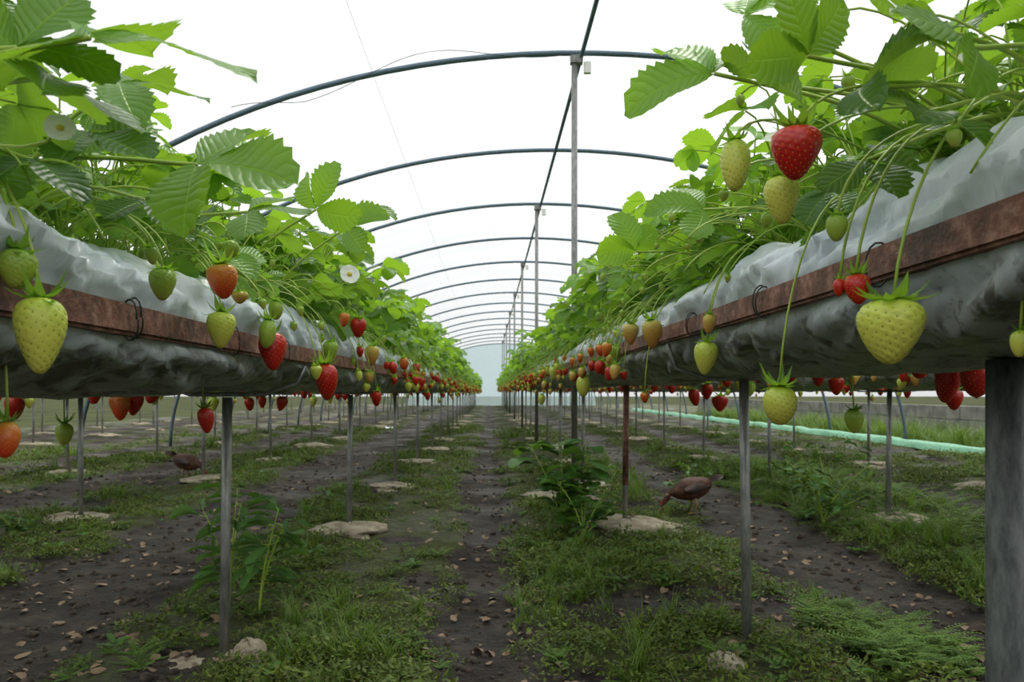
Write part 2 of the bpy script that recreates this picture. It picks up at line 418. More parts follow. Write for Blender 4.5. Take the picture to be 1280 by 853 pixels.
# ------------------------------------------------------------ ground
PATHS=((-2.95,.28),(-1.45,.33),(-.02,.14),(1.42,.26),(2.95,.26),(4.5,.15),(-4.3,.25),(-5.4,.3),(-6.9,.3))
def pathmask(x,y):
    wob=.08*noise.noise(Vector((y*.6,x*.3,2)))+.08*noise.noise(Vector((x*3,y*2.2,5)))
    m=0
    for c,w in PATHS:
        d=abs(x+wob-c)-w*(1+.35*noise.noise(Vector((y*.9,c,1))))
        m=max(m,1-min(1,max(0,d/.10+.5)))
    m=max(m, .9*min(1,max(0,(noise.noise(Vector((x*2.1,y*1.7,9)))-.18)*5)))
    return m
def gz(x,y):
    return .028*noise.noise(Vector((x*1.1,y*1.1,0)))+.014*noise.noise(Vector((x*5,y*5,3)))-.025*pathmask(x,y)+.009*noise.noise(Vector((x*14,y*14,3)))
def ground():
    xs=np.concatenate([np.arange(-9,-3.2,.2),np.arange(-3.2,3.6,.04),np.arange(3.6,10,.2)])
    ys=[-2,-1,0,.8]; y=1.3
    while y<46: ys.append(y); y+=max(.035,.012*y)
    vs=[];T=[]
    for yy in ys:
        for xx in xs:
            vs.append((xx,yy,gz(xx,yy))); T.append(pathmask(xx,yy))
    nx=len(xs); fs=[(j*nx+i,j*nx+i+1,(j+1)*nx+i+1,(j+1)*nx+i) for j in range(len(ys)-1) for i in range(nx-1)]
    m,nt,out=newmat('ground_soil_grass'); g=nt.nodes.new('ShaderNodeNewGeometry'); P=g.outputs['Position']
    n1=noise_(nt,7,7,P,.65); n2=noise_(nt,45,6,P,.7); n3=noise_(nt,1.6,4,P)
    soil=ramp(nt,n1,[(.3,(.009,.006,.004)),(.5,(.030,.021,.015)),(.72,(.095,.072,.054))])
    moss=ramp(nt,n2,[(.3,(.012,.018,.003)),(.5,(.048,.065,.008)),(.7,(.12,.15,.016))])
    moss=mixc(nt,math_(nt,'MULTIPLY',n3,.5),moss,(.055,.042,.018))
    pm=attr(nt,'tint')
    f=math_(nt,'ADD',pm,math_(nt,'MULTIPLY',math_(nt,'SUBTRACT',n1,.5),1.7))
    f=math_(nt,'MULTIPLY_ADD',math_(nt,'SUBTRACT',f,.42),6,.5,clamp=True)
    c=mixc(nt,f,moss,soil)
    ro=ramp(nt,n3,[(.4,(.95,.95,.95)),(.62,(.40,.40,.40))])
    h=math_(nt,'ADD',n1,math_(nt,'MULTIPLY',n2,.5))
    p=princ(nt,c,ro,0,bump(nt,h,1.0,.07),.35); nt.links.new(p.outputs[0],out.inputs[0])
    mb=MB(); mb.add(vs,fs,m,T); mb.obj('ground')
ground()
mo=MB(); mo.add([(-80,-40,-.12),(80,-40,-.12),(80,140,-.12),(-80,140,-.12)],[(0,1,2,3)],simple('field_grass',(.022,.028,.008),.95,nscale=.6,col2=(.06,.07,.02),spec=.1))
mo.obj('outer_field_ground')
# ------------------------------------------------------------ planter rows
def mound(mb,x,y,s,mat=M_cem,flat=.35,seed=0):
    vs=[];fs=[];NR,NA=7,20
    for i in range(NR+1):
        a=i/NR*math.pi/2
        for k in range(NA):
            th=2*math.pi*k/NA
            r=s*math.cos(a)*(1+.45*noise.noise(Vector((math.cos(th)*1.3+seed,math.sin(th)*1.3,i*.4)))+.25*noise.noise(Vector((math.cos(th)*4+seed,math.sin(th)*4,i))))
            z=s*flat*math.sin(a)*(1+.4*noise.noise(Vector((math.cos(th)*2,math.sin(th)*2+seed,a*2))))
            vs.append((x+r*math.cos(th),y+r*math.sin(th),gz(x,y)-.012+z))
    for i in range(NR):
        for k in range(NA):
            k2=(k+1)%NA; fs.append((i*NA+k,i*NA+k2,(i+1)*NA+k2,(i+1)*NA+k))
    mb.add(vs,fs,mat)
MOUNDS=[]
def planter(cx,rz,posts,inner,y0,y1,dens,hero_y,detail=True,seed=0,dep=.115,rusty=None):
    rn=random.Random(seed)
    E=empty('strawberry_planter_row')
    mb=MB(); ys=[];y=y0
    while y<y1: ys.append(y); y+= (.012 if (detail and y<4) else (.03 if detail and y<8 else (.06 if y<14 else .3)))
    NA=64 if detail else 30; vs=[];T=[]
    for y in ys:
        sag=.006*math.cos(2*math.pi*(y-posts[0])/1.9)
        for k in range(NA):
            th=2*math.pi*k/NA; c,s=math.cos(th),math.sin(th)
            e=.72
            x=.198*math.copysign(abs(c)**e,c); z=(.135 if s>0 else dep)*math.copysign(abs(s)**(.8),s)
            if s>0: x*=1+.10*math.sin(min(1,s*1.4)*math.pi)
            nn=noise.noise(Vector((c*1.5+cx*7,y*5+s*2,s*1.5)))*.026
            nn+=noise.noise(Vector((cx,y*1.7,s)))*(.028 if s>0 else .008)
            a1=abs(noise.noise(Vector((c*1.2+9,y*7+s*2.6,s*1.2+cx)))); nn+=.028*(min(1,a1*2.6)**.65-.6)
            a2=abs(noise.noise(Vector((c*2.2+3,y*15-s*5,s*2.2+cx)))); nn+=.009*(min(1,a2*2.6)**.7-.6)
            if abs(s)<.22: nn*=.3
            if s<0: nn*=.7
            x+=c*nn; z+=s*nn
            if s<0: z+=sag*abs(s)
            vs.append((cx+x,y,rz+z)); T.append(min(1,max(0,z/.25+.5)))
    fs=[(j*NA+k,j*NA+(k+1)%NA,(j+1)*NA+(k+1)%NA,(j+1)*NA+k) for j in range(len(ys)-1) for k in range(NA)]
    fs.append(tuple(range(NA))); fs.append(tuple((len(ys)-1)*NA+k for k in range(NA))[::-1])
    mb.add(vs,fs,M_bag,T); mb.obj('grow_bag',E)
    mb=MB()
    for sd in (-1,1):
        xo=cx+sd*.207
        n=int((y1-y0)/.2)
        prof=[(0,-.022),(0,.020),(sd*.005,.020),(sd*.005,-.017),(-sd*.03,-.017),(-sd*.03,-.022)]
        vv=[]
        for j in range(n+1):
            y=y0+(y1-y0)*j/n; dz=.006*noise.noise(Vector((y*.8,cx,sd))); dx=.006*noise.noise(Vector((y*.7,cx+3,sd)))
            for qi,q in enumerate(prof):
                je=.0018*noise.noise(Vector((y*6,qi*3,sd)))
                vv.append((xo+sd*.003+q[0]+dx,y,rz+q[1]+dz+je))
        ff=[(j*6+k,j*6+(k+1)%6,(j+1)*6+(k+1)%6,(j+1)*6+k) for j in range(n) for k in range(6)]
        ff+=[(0,1,2,3,4,5)[::-1],tuple(n*6+k for k in range(6))]
        if sd<0: ff=[f[::-1] for f in ff]
        mb.add(vv,ff,M_rust,smooth=False)
    mb.obj('support_rails',E)
    mb=MB(); mw=MB(); mm=MB()
    for i,y in enumerate(posts):
        if y>y1: break
        lean=rn.uniform(-.012,.012)
        tube(mb,[(cx+lean,y,-.1),(cx,y,rz-.115)],.0135,M_post,12)
        if rusty==i: tube(mb,[(cx+lean*.6,y,.22),(cx,y,rz-.116)],.0155,M_rust,12)
        zb=rz-dep-.012
        tube(mb,[(cx-.21,y,rz-.03),(cx-.19,y,zb+.03),(cx-.1,y,zb),(cx+.1,y,zb),(cx+.19,y,zb+.03),(cx+.21,y,rz-.03)],.006,M_post,8)
        if y<24:
            ms=rn.uniform(.18,.28) if (i or not detail) else .06
            mound(mm,cx+rn.uniform(-.04,.04),y,ms,flat=rn.uniform(.14,.26),seed=i+cx); MOUNDS.append((cx,y,ms))
    mb.obj('support_posts',E)
    if mm.n: mm.obj('post_footings',E)
    y=y0+.2
    while y<min(y1,9):
        for sd in (-1,1):
            xo=cx+sd*.215
            pts=[]
            for k in range(15):
                a=2*math.pi*k/14
                pts.append((xo+math.cos(a)*.014,y+.012*math.sin(a*.5)+.006*k/14,rz-.002+math.sin(a)*.028))
            tube(mw,pts,.0014,M_wire,6)
            if rn.random()<.3:
                tube(mw,[(p[0],p[1]+.014,p[2]+.004) for p in pts],.0014,M_wire,6)
        y+=rn.uniform(.25,.6)
    mw.obj('wire_ties',E)
    items=[];tr=[]
    y=y0+.05
    while y<y1:
        sp=dens*(1 if y<12 else 1.35)
        for sd in (-1,1):
            s=rn.uniform(.8,1.18)*( .80 if y<1.7 else 1.0)
            if sd==inner and detail and y<7:
                off=rn.uniform(.02,.08); tl=-sd*rn.uniform(-.15,.20)
            else:
                off=rn.uniform(.05,.11); tl=sd*rn.uniform(-.05,.18)
            items.append(((cx+sd*off,y+rn.uniform(-.05,.05),rz+.12),(rn.uniform(-.15,.15),tl,rn.uniform(0,6.28)),s,rn.randrange(NPL)))
            if not(sd==inner and y<hero_y):
                pr=(1,.5) if not(sd==inner and detail and y<8) else (.6,.1)
                for q in pr:
                    if rn.random()<q: tr.append(((cx+sd*.10,y+rn.uniform(-.1,.1),rz+.12),(0,0,(0 if sd>0 else math.pi)+rn.uniform(-.35,.35)),rn.uniform(.9,1.15),rn.randrange(NTR)))
        y+=sp
    instancer('strawberry_plants',C_plants,items,E)
    instancer('hanging_strawberries',C_truss,tr,E)
    return E
def plist(a,st=1.9,n=22): return [a+st*i for i in range(n)]
EL=planter(-.705,.80,plist(2.15),1,.35,41,.19,2.6,True,1,.095)
ER=planter(.705,.8625,plist(2.22),-1,.35,41,.19,2.5,True,2,.115,1)
planter(-2.25,.80,plist(2.5),1,1.5,41,.27,0,False,3)
planter(2.2,.83,plist(2.5),-1,1.5,41,.27,0,False,4)
planter(-3.7,.80,plist(3.2),1,2.5,41,.34,0,False,5)
planter(3.65,.83,plist(3.9),-1,2.5,41,.34,0,False,6)
planter(-6.1,.80,plist(5.0),1,4.5,41,.45,0,False,7)
planter(-7.6,.80,plist(6.0),1,5.5,41,.45,0,False,8)
# ------------------------------------------------------------ hero fruit
def hero(E,cx,rz,sd,lst,name):
    mb=MB()
    for it in lst:
        px,py,w,h,kind,Y=it[:6]
        rn=random.Random(int(px*7+py))
        if Y is None: Y=(cx+sd*.262)*F/(px-VX)
        c=world(px,py,Y)
        top=berry(mb,c,w*Y/F,h*Y/F,kind,rn,rn.uniform(-.1,.1))
        p0=Vector((cx+sd*.10,Y+rn.uniform(0,.14),rz+.125))
        stalk(mb,p0,top,rn,.0017,.05)
    return mb.obj(name,E)
Lh=[(50,420,58,96,'pale',.80),(22,337,46,50,'green',.80),(203,356,33,40,'green',None),(279,352,37,44,'orange',None),
(276,413,35,46,'pale',None),(341,440,33,48,'red',None),(334,418,24,36,'green',None),(408,478,30,46,'red',None),(413,440,18,28,'green',None),
(447,410,20,25,'red',None),(465,445,18,25,'blush',None),(300,372,20,16,'blush',None),(505,455,12,16,'orange',None),(478,425,10,13,'green',None),
(395,466,14,18,'pale',None),(8,550,32,46,'orange',.9),(345,388,20,24,'green',None),(288,312,22,22,'green',None),(430,400,14,18,'orange',None),(520,462,12,16,'red',None),(488,462,10,14,'pale',None)]
hero(EL,-.705,.80,1,Lh,'ripening_strawberries')
Rh=[(1113,415,76,82,'pale',.80),(975,507,45,50,'pale',1.1),(882,448,28,42,'pale',None),(815,418,25,36,'blush',None),(788,418,19,27,'blush',None),
(729,483,18,27,'pale',None),(769,441,14,18,'green',None),(1072,362,32,38,'red',.85),(1049,360,16,22,'red',.86),(920,207,38,66,'pale',1.0),
(995,192,60,66,'red',.84),(978,250,42,60,'pale',.90),(1275,430,22,34,'pale',.8),(692,467,12,16,'pale',None),(677,500,10,13,'pale',None),
(750,395,9,12,'green',None),(1068,527,24,30,'green',1.6),(1046,285,26,34,'green',.85),(905,245,12,14,'green',1.1),(886,405,16,24,'blush',None),(806,497,12,14,'orange',None),(780,470,10,12,'red',None)]
hero(ER,.705,.8625,-1,Rh,'ripening_strawberries')
mb=MB()
for px,py,w,h,k,Y in [(150,509,24,34,'orange',1.95),(168,505,20,30,'red',2.0),(190,494,18,22,'red',2.1),(258,526,20,32,'red',1.7),(80,543,22,28,'green',1.5),(352,505,14,18,'red',2.6),(328,503,10,15,'red',2.9),(312,506,12,16,'red',2.8)]:
    rn=random.Random(px); top=berry(mb,world(px,py,Y),w*Y/F,h*Y/F,k,rn); stalk(mb,(-.80,Y+.05,.90),top,rn,.0015,.03)
mb.obj('strawberries_outer_side',EL)
mb=MB()
for px,py,w,h,k,Y in [(1150,458,27,32,'red',1.75),(1185,476,32,56,'red',1.62),(1221,472,40,50,'red',1.55),(1192,500,22,26,'red',1.66),(900,505,20,20,'red',3.2),(868,497,14,22,'red',3.5),(884,490,14,20,'red',3.3),(924,480,14,18,'pale',3.0),(938,487,12,18,'green',2.9)]:
    rn=random.Random(px); top=berry(mb,world(px,py,Y),w*Y/F,h*Y/F,k,rn); stalk(mb,(.80,Y+.05,.97),top,rn,.0015,.03)
mb.obj('strawberries_outer_side',ER)
# ------------------------------------------------------------ hero leaves
def hleaf(mb,jp,Y,adir,n,size,tint,base,seed=0,ang=(0,70,-70)):
    rn=random.Random(seed); j=world(jp[0],jp[1],Y)
    a=Vector(adir).normalized(); n=Vector(n); n=(n-a*n.dot(a)).normalized()
    for q in ang:
        d=Matrix.Rotation(math.radians(q),3,n)@a
        mb.addT(rn.choice(LT),basis(j+d*size*.04,d,n,size*(1 if q==ang[0] else .92)),M_leaf,tint+rn.uniform(-.05,.05))
    b=Vector(base); tube(mb,bez(b,b+(j-b)*.3+Vector((0,0,.05)),j-(j-b)*.25+Vector((0,0,.01)),j,10),.0026,M_stem,7)
mb=MB()
hleaf(mb,(112,47),.66,(1,.1,.06),(.12,-.48,.85),.125,.85,(-.60,.75,.94),1,(0,82,150))
hleaf(mb,(246,206),.86,(.8,-.1,.05),(-.1,-.65,.75),.105,.8,(-.60,.95,.94),2,(-8,62,-85))
hleaf(mb,(60,95),.72,(.7,.2,-.35),(.2,-.2,.95),.085,.35,(-.60,.8,.94),3)
hleaf(mb,(20,60),.70,(.2,.3,.5),(.1,-.8,.4),.085,.5,(-.62,.7,.94),4)
hleaf(mb,(110,165),.95,(.9,-.2,-.3),(.2,-.5,.9),.085,.15,(-.60,1.0,.94),5)
hleaf(mb,(395,262),1.75,(.3,-.3,.6),(-.1,-.8,.5),.105,.85,(-.58,1.8,.94),6)
hleaf(mb,(432,285),2.1,(.7,-.2,.3),(-.1,-.7,.6),.11,.7,(-.58,2.1,.94),7)
hleaf(mb,(180,250),1.0,(.6,-.3,-.3),(.2,-.5,.9),.08,.2,(-.60,1.05,.94),8)
hleaf(mb,(40,200),.85,(.6,-.3,-.2),(.2,-.5,.9),.075,.08,(-.62,.85,.94),9)
hleaf(mb,(150,105),1.0,(.9,.1,.1),(.1,-.4,.9),.10,.55,(-.60,1.0,.94),21)
hleaf(mb,(310,265),1.3,(.6,-.2,.1),(.1,-.5,.9),.10,.55,(-.60,1.35,.94),22)
for c_,s_,b_ in ((world(437,343,2.3),.045,(-.58,2.35,.93)),(world(75,160,.75),.022,(-.6,.8,.93))):
    flower(mb,c_,s_,(.4,-1,.3)); b_=Vector(b_); tube(mb,bez(b_,b_+Vector((0,0,.06)),c_-Vector((.02,0,.05)),c_,8),.0016,M_stem,5)
mb.obj('foreground_leaves',EL)
mb=MB()
hleaf(mb,(893,92),1.0,(-1,-.1,-.12),(.1,-.75,.6),.105,.78,(.60,1.05,1.0),11,(0,-70,-112))
hleaf(mb,(880,262),1.45,(-.8,-.1,.2),(.1,-.7,.6),.095,.7,(.60,1.5,1.0),12)
hleaf(mb,(795,315),1.9,(-.3,-.1,.8),(.1,-.8,.5),.10,.85,(.58,2.0,1.0),13)
hleaf(mb,(960,105),.98,(-.2,-.4,.2),(-.3,-.8,.5),.075,.08,(.62,1.0,1.0),14)
hleaf(mb,(1010,70),.85,(-.3,-.3,.6),(0,-.8,.5),.09,.4,(.62,.95,1.0),15)
hleaf(mb,(1080,110),.82,(.2,-.5,.3),(0,-.6,.7),.085,.1,(.64,.9,1.0),16)
hleaf(mb,(930,20),.92,(.8,-.2,.3),(0,-.7,.6),.09,.85,(.62,1.0,1.0),17)
hleaf(mb,(1215,60),.7,(-.6,-.3,.3),(0,-.6,.7),.08,.5,(.62,.8,1.0),18)
hleaf(mb,(1140,30),.78,(-.5,-.3,.3),(0,-.6,.7),.09,.55,(.62,.85,1.0),19)
hleaf(mb,(1085,200),.92,(.1,-.5,-.5),(0,-.8,.4),.07,.05,(.64,.9,1.0),20)
hleaf(mb,(1160,140),.85,(-.3,-.5,-.1),(0,-.7,.6),.075,.12,(.64,.9,1.0),23)
for i in range(40):
    rn=random.Random(900+i); Y=rn.uniform(.75,2.4)
    p0=Vector((.62,Y,.98)); e=Vector((rn.uniform(.34,.48),Y+rn.uniform(-.15,.1),rn.uniform(.90,1.14)))
    tube(mb,bez(p0,p0+Vector((-.06,0,.09)),e+Vector((.03,0,.05)),e,10),.0015,M_stem,5)
    if i%2: 
        w=rn.uniform(.012,.018); top=berry(mb,e-Vector((0,0,w*.7)),w,w*1.3,'green',rn)
mb.obj('foreground_leaves',ER)
mb=MB()
for i in range(30):
    rn=random.Random(950+i); Y=rn.uniform(.8,2.4)
    p0=Vector((-.62,Y,.92)); e=Vector((-rn.uniform(.42,.50),Y+rn.uniform(-.15,.1),rn.uniform(.84,1.0)))
    tube(mb,bez(p0,p0+Vector((.06,0,.08)),e+Vector((-.02,0,.05)),e,10),.0015,M_stem,5)
    if i%2:
        w=rn.uniform(.012,.018); top=berry(mb,e-Vector((0,0,w*.7)),w,w*1.3,'green',rn)
mb.obj('fruit_stalks',EL)
mb=MB(); tube(mb,[(.72,1.118,-.1),(.72,1.118,.745)],.0235,M_thick,20); mb.obj('thick_support_post',ER)
# ------------------------------------------------------------ tunnel
AX=.64; AA=4.85; AB=3.2
TUN=empty('polytunnel_frame')
def ell(th,off=0): return (AX+(AA+off)*math.cos(th),(AB+off)*math.sin(th))
mb=MB()
AY=[3.5+2.35*k for k in range(17)]
for y in AY+[1.15,-1.2]:
    tube(mb,[(ell(t)[0],y,ell(t)[1]-.02) for t in np.linspace(0,math.pi,60)],.021,M_arch,10)
mb.obj('arch_tubes',TUN)
mb=MB()
tube(mb,[(AX+.03,-1.2,AB-.05),(AX+.03,41.1,AB-.05)],.016,M_arch,8)
mb.obj('ridge_purlin',TUN)
mb=MB()
for k in range(1,16,2):
    y=AY[k]
    tube(mb,[(AX-.02,y,-.05),(AX-.02,y,AB-.05)],.022,M_post,12)
    box(mb,(AX-.05,y-.03,AB-.10),(AX+.04,y+.03,AB-.04),M_post)
    box(mb,(AX+.05,y-.02,AB-.17),(AX+.10,y+.02,AB-.09),M_petal)
mb.obj('center_columns',TUN)
mb=MB()
for th in (50,72,108,130):
    x,z=ell(math.radians(th)); tube(mb,[(x,-1,z),(x,41,z)],.0014,M_post,4)
pts=[(ell(math.radians(t))[0],5.75,ell(math.radians(t))[1]-.10-.05*math.sin(t*.35)+.08*abs(math.sin(t*.11))) for t in np.arange(90,122,1.0)]
tube(mb,pts,.0025,M_wire,5)
tube(mb,bez(Vector((2.2,8.1,2.95)),Vector((2.3,8.4,2.6)),Vector((2.1,9.2,2.2)),Vector((1.9,9.6,1.8)),10),.003,M_wire,5)
mb.obj('tension_wires',TUN)
def film_mat(name,tc,tl,fac):
    m,nt,out=newmat(name); g=nt.nodes.new('ShaderNodeNewGeometry')
    mp=nt.nodes.new('ShaderNodeMapping'); mp.inputs['Scale'].default_value=(.5,2.2,.5); nt.links.new(g.outputs['Position'],mp.inputs[0])
    n1=noise_(nt,.9,5,mp.outputs[0],.6)
    sep=nt.nodes.new('ShaderNodeSeparateXYZ'); nt.links.new(g.outputs['Position'],sep.inputs[0])
    fy=math_(nt,'FRACT',math_(nt,'MULTIPLY',math_(nt,'ADD',sep.outputs[1],math_(nt,'MULTIPLY',n1,.15)),.85))
    l1=math_(nt,'LESS_THAN',fy,.018)
    fx=math_(nt,'FRACT',math_(nt,'MULTIPLY',math_(nt,'ADD',sep.outputs[0],math_(nt,'MULTIPLY',n1,.05)),1.35))
    l2=math_(nt,'LESS_THAN',fx,.012)
    line=math_(nt,'MAXIMUM',l1,math_(nt,'MULTIPLY',l2,.7))
    f=math_(nt,'MULTIPLY_ADD',n1,.5,fac-.25,clamp=True)
    c=mixc(nt,math_(nt,'MULTIPLY',line,.16),(*tc,1),(.5,.52,.52,1))
    tr=nt.nodes.new('ShaderNodeBsdfTransparent'); nt.links.new(c,tr.inputs[0])
    t=nt.nodes.new('ShaderNodeBsdfTranslucent'); t.inputs[0].default_value=(*tl,1)
    mx=nt.nodes.new('ShaderNodeMixShader'); nt.links.new(f,mx.inputs[0]); nt.links.new(tr.outputs[0],mx.inputs[1]); nt.links.new(t.outputs[0],mx.inputs[2])
    nt.links.new(mx.outputs[0],out.inputs[0]); return m
M_film=film_mat('polytunnel_film',(.87,.885,.89),(.64,.66,.665),.32)
M_end=film_mat('end_film',(.70,.84,.86),(.5,.62,.64),.5)
mb=MB(); vs=[];ths=np.linspace(math.asin(.95/3.2),math.pi-math.asin(.95/3.2),70); ys=np.arange(-3.5,41.2,.235)
for y in ys:
    s=abs(math.sin(math.pi*(y-3.5)/2.35))
    for t in ths:
        x,z=ell(t,.025-.02*s); vs.append((x,y,z))
n=len(ths); fs=[(j*n+i,j*n+i+1,(j+1)*n+i+1,(j+1)*n+i) for j in range(len(ys)-1) for i in range(n-1)]
mb.add(vs,fs,M_film); mb.obj('polytunnel_film')
mb=MB(); vs=[(AX,41.1,0)]+[(ell(t)[0],41.1,ell(t)[1]) for t in np.linspace(0,math.pi,40)]
mb.add(vs,[(0,i,i+1) for i in range(1,40)],M_end,smooth=False)
mb.obj('wall_far')
# ------------------------------------------------------------ side block wall, net
M_blk=simple('concrete_block',(.16,.155,.14),.9,nscale=5,col2=(.30,.29,.26),bs=.4,bd=.01)
mb=MB(); sx=6.9
for r_ in range(3):
    y=6+(.2 if r_%2 else 0)
    while y<26:
        box(mb,(sx-.08+R(-.005,.005),y+.006,-.1+r_*.2),(sx+.08,y+.394,-.1+r_*.2+.192),M_blk); y+=.4
mb.obj('block_wall_right')
mb=MB(); vs=[];ys=np.arange(3,30,.15)
for y in ys:
    x=5.32+.10*noise.noise(Vector((y*.5,0,0)))
    for q,(dx,dz) in enumerate(((-.08,.0),(-.04,.06),(.02,.09),(.06,.03))):
        vs.append((x+dx+.03*noise.noise(Vector((y*3,q,1))),y,dz+.01+.03*noise.noise(Vector((y*2,q,7)))))
fs=[(j*4+i,j*4+i+1,(j+1)*4+i+1,(j+1)*4+i) for j in range(len(ys)-1) for i in range(3)]
mb.add(vs,fs,simple('green_net',(.08,.28,.16),.6,nscale=30,col2=(.15,.38,.23))); mb.obj('green_shade_net')
# ------------------------------------------------------------ ground vegetation
def tuft(seed,nb=34,h=(.05,.12),spread=.05,w=.0022,mat=M_grass):
    rn=random.Random(seed); mb=MB()
    for k in range(nb):
        az=rn.uniform(0,6.28); r0=rn.uniform(0,spread); H=rn.uniform(*h); o=Vector((math.cos(az),math.sin(az),0)); sd=Vector((-o.y,o.x,0))
        b=Vector((math.cos(az*1.7)*r0,math.sin(az*1.7)*r0,-.01)); vs=[]
        for i in range(4):
            t=i/3; c=b+o*H*.75*t*t*rn.uniform(.6,1)+Vector((0,0,H*(t-.25*t*t))); ww=w*(1-t*.9)
            vs+= [tuple(c-sd*ww),tuple(c+sd*ww)]
        mb.add(vs,[(0,1,3,2),(2,3,5,4),(4,5,7,6)],mat,rn.random())
    return mb
def mossy(seed,n=110,r=.09,h=.035,ls=.012):
    rn=random.Random(seed); mb=MB()
    for k in range(n):
        az=rn.uniform(0,6.28); q=math.sqrt(rn.random()); c=Vector((math.cos(az)*q*r,math.sin(az)*q*r,h*(1-q*q)*rn.uniform(.3,1.1)+.002))
        d=Vector((rn.uniform(-1,1),rn.uniform(-1,1),rn.uniform(-.1,.9))).normalized(); s=d.cross(Vector((0,0,1))).normalized(); L=ls*rn.uniform(.6,1.5)
        vs=[c-d*L*.3,c+s*L*.3+d*L*.2,c+d*L,c-s*L*.3+d*L*.2]
        mb.add([tuple(v) for v in vs],[(0,1,2,3)],M_moss,rn.random())
    return mb
def feather(seed,nf=8,L=.11):
    rn=random.Random(seed); mb=MB()
    for k in range(nf):
        az=rn.uniform(0,6.28); o=Vector((math.cos(az),math.sin(az),0)); sd=Vector((-o.y,o.x,0)); l=L*rn.uniform(.6,1.1); tint=rn.random()
        up=rn.uniform(.4,1.0)
        def P(t): return o*l*t+Vector((0,0,l*up*(t-.5*t*t)))
        tube(mb,[P(0),P(.5),P(1)],.0009,M_grass,3,tint,False)
        for i in range(1,13):
            t=i/12; p=P(t); ll=l*.30*(1.1-t)
            for sgn in (-1,1):
                d=(sd*sgn+o*.6+Vector((0,0,rn.uniform(-.1,.3)))).normalized(); q=d.cross(Vector((0,0,1))).normalized()
                for u in (.0,.35,.7):
                    b=p+d*ll*u; e=(d+q*(1 if u!=.35 else -1)*.7).normalized() if u else d; m=ll*(.9 if u==0 else .4); ww=.0016
                    mb.add([tuple(b),tuple(b+e*m*.5+q*ww),tuple(b+e*m),tuple(b+e*m*.5-q*ww)],[(0,1,2,3)],M_grass,tint)
    return mb
def rosette(seed):
    rn=random.Random(seed); mb=MB()
    for k in range(9):
        az=k*2.4; o=Vector((math.cos(az),math.sin(az),rn.uniform(.2,.8)))
        mb.addT(rn.choice(LT),basis(Vector((0,0,.004))+o*.01,o,(0,0,1),rn.uniform(.025,.05),.7),M_bush,rn.random())
    return mb
C_weed=make_coll('ground_weed',[tuft(1),tuft(2,28,(.03,.08)),mossy(3),mossy(4,130,.11,.03),mossy(5,90,.08,.045),feather(6),feather(7,10,.08),rosette(8),mossy(9,120,.1,.05,.015),tuft(10,40,(.08,.2),.04,.002)])
items=[];rn=random.Random(42)
def dens(y): return 290 if y<3.5 else (190 if y<5.5 else (95 if y<9 else (38 if y<16 else 0)))
def onmound(x,y):
    return any(abs(x-a)<s and (x-a)**2+(y-b)**2<(s*.85)**2 for a,b,s in MOUNDS)
y=1.7
while y<16:
    dy=.1; hw=.68*y+.4; nn=int(dens(y)*dy*2*hw)
    for k in range(nn):
        x=rn.uniform(-hw,hw); yy=y+rn.uniform(0,dy)
        if x>5.2 or x<-5.2: continue
        m=pathmask(x,yy)
        if rn.random()<m*1.02-.012: continue
        if onmound(x,yy): continue
        cl=noise.noise(Vector((x*1.3,yy*1.3,20)))
        if rn.random()<max(0,.18-cl): continue
        q=rn.random()
        if q<.68: idx=rn.choice((2,3,4,8))
        elif q<.68+.06+.28*cl: idx=rn.choice((0,1,1,9))
        elif q<.94: idx=rn.choice((5,6,6))
        else: idx=7
        s=rn.uniform(.45,1.15)*(1.0 if y<6 else 1.4)*(1+.4*cl)
        items.append(((x,yy,gz(x,yy)),(rn.uniform(-.1,.1),rn.uniform(-.1,.1),rn.uniform(0,6.28)),s,idx))
    y+=dy
for k in range(420):
    x=rn.uniform(1.75,3.0); yy=rn.uniform(3.2,8)
    items.append(((x,yy,gz(x,yy)),(0,0,rn.uniform(0,6.28)),rn.uniform(1.0,2.0),rn.choice((0,5,6,6,5))))
for k in range(80):
    x=rn.uniform(.95,1.25)*1.0; yy=rn.uniform(2.0,2.5)
    items.append(((x,yy,gz(x,yy)),(0,0,rn.uniform(0,6.28)),rn.uniform(.8,1.3),rn.choice((5,6,5))))
for k in range(36):
    x=-.42+rn.gauss(0,.09); yy=2.2+rn.gauss(0,.2)
    items.append(((x,yy,gz(x,yy)),(0,0,rn.uniform(0,6.28)),rn.uniform(.6,1.0),rn.choice((0,9,0,1))))
for k in range(22):
    x=.30+rn.gauss(0,.07); yy=2.8+rn.gauss(0,.12)
    items.append(((x,yy,gz(x,yy)),(0,0,rn.uniform(0,6.28)),rn.uniform(.5,.9),rn.choice((0,9,0,1))))
for k in range(900):
    x=rn.uniform(5.6,6.7); yy=rn.uniform(6,22)
    items.append(((x,yy,0),(0,0,rn.uniform(0,6.28)),rn.uniform(1.5,3.),rn.choice((0,9,1))))
instancer('ground_weeds',C_weed,items)
def deadleaf(seed):
    mb=MB(); t=leaflet(seed,.6,False,.35,-.5 if seed%2 else .6,8); mb.addT(t,basis((0,0,.004),(1,0,.1),(0,.2,1),.05),M_dead,.5); return mb
M_clod=simple('soil_clod',(.022,.016,.011),.95,nscale=40,col2=(.08,.06,.045),bs=.6)
def clod(seed):
    mb=MB(); vs=[];fs=[]
    for i in range(6):
        a=-math.pi/2+math.pi*i/5
        for k in range(8):
            th=k*math.pi/4; r=.014*(1+.5*noise.noise(Vector((math.cos(th)*2+seed,math.sin(th)*2,a))))
            vs.append((r*math.cos(a)*math.cos(th),r*math.cos(a)*math.sin(th),r*.7*math.sin(a)))
    for i in range(5):
        for k in range(8): fs.append((i*8+k,i*8+(k+1)%8,(i+1)*8+(k+1)%8,(i+1)*8+k))
    mb.add(vs,fs,M_clod); return mb
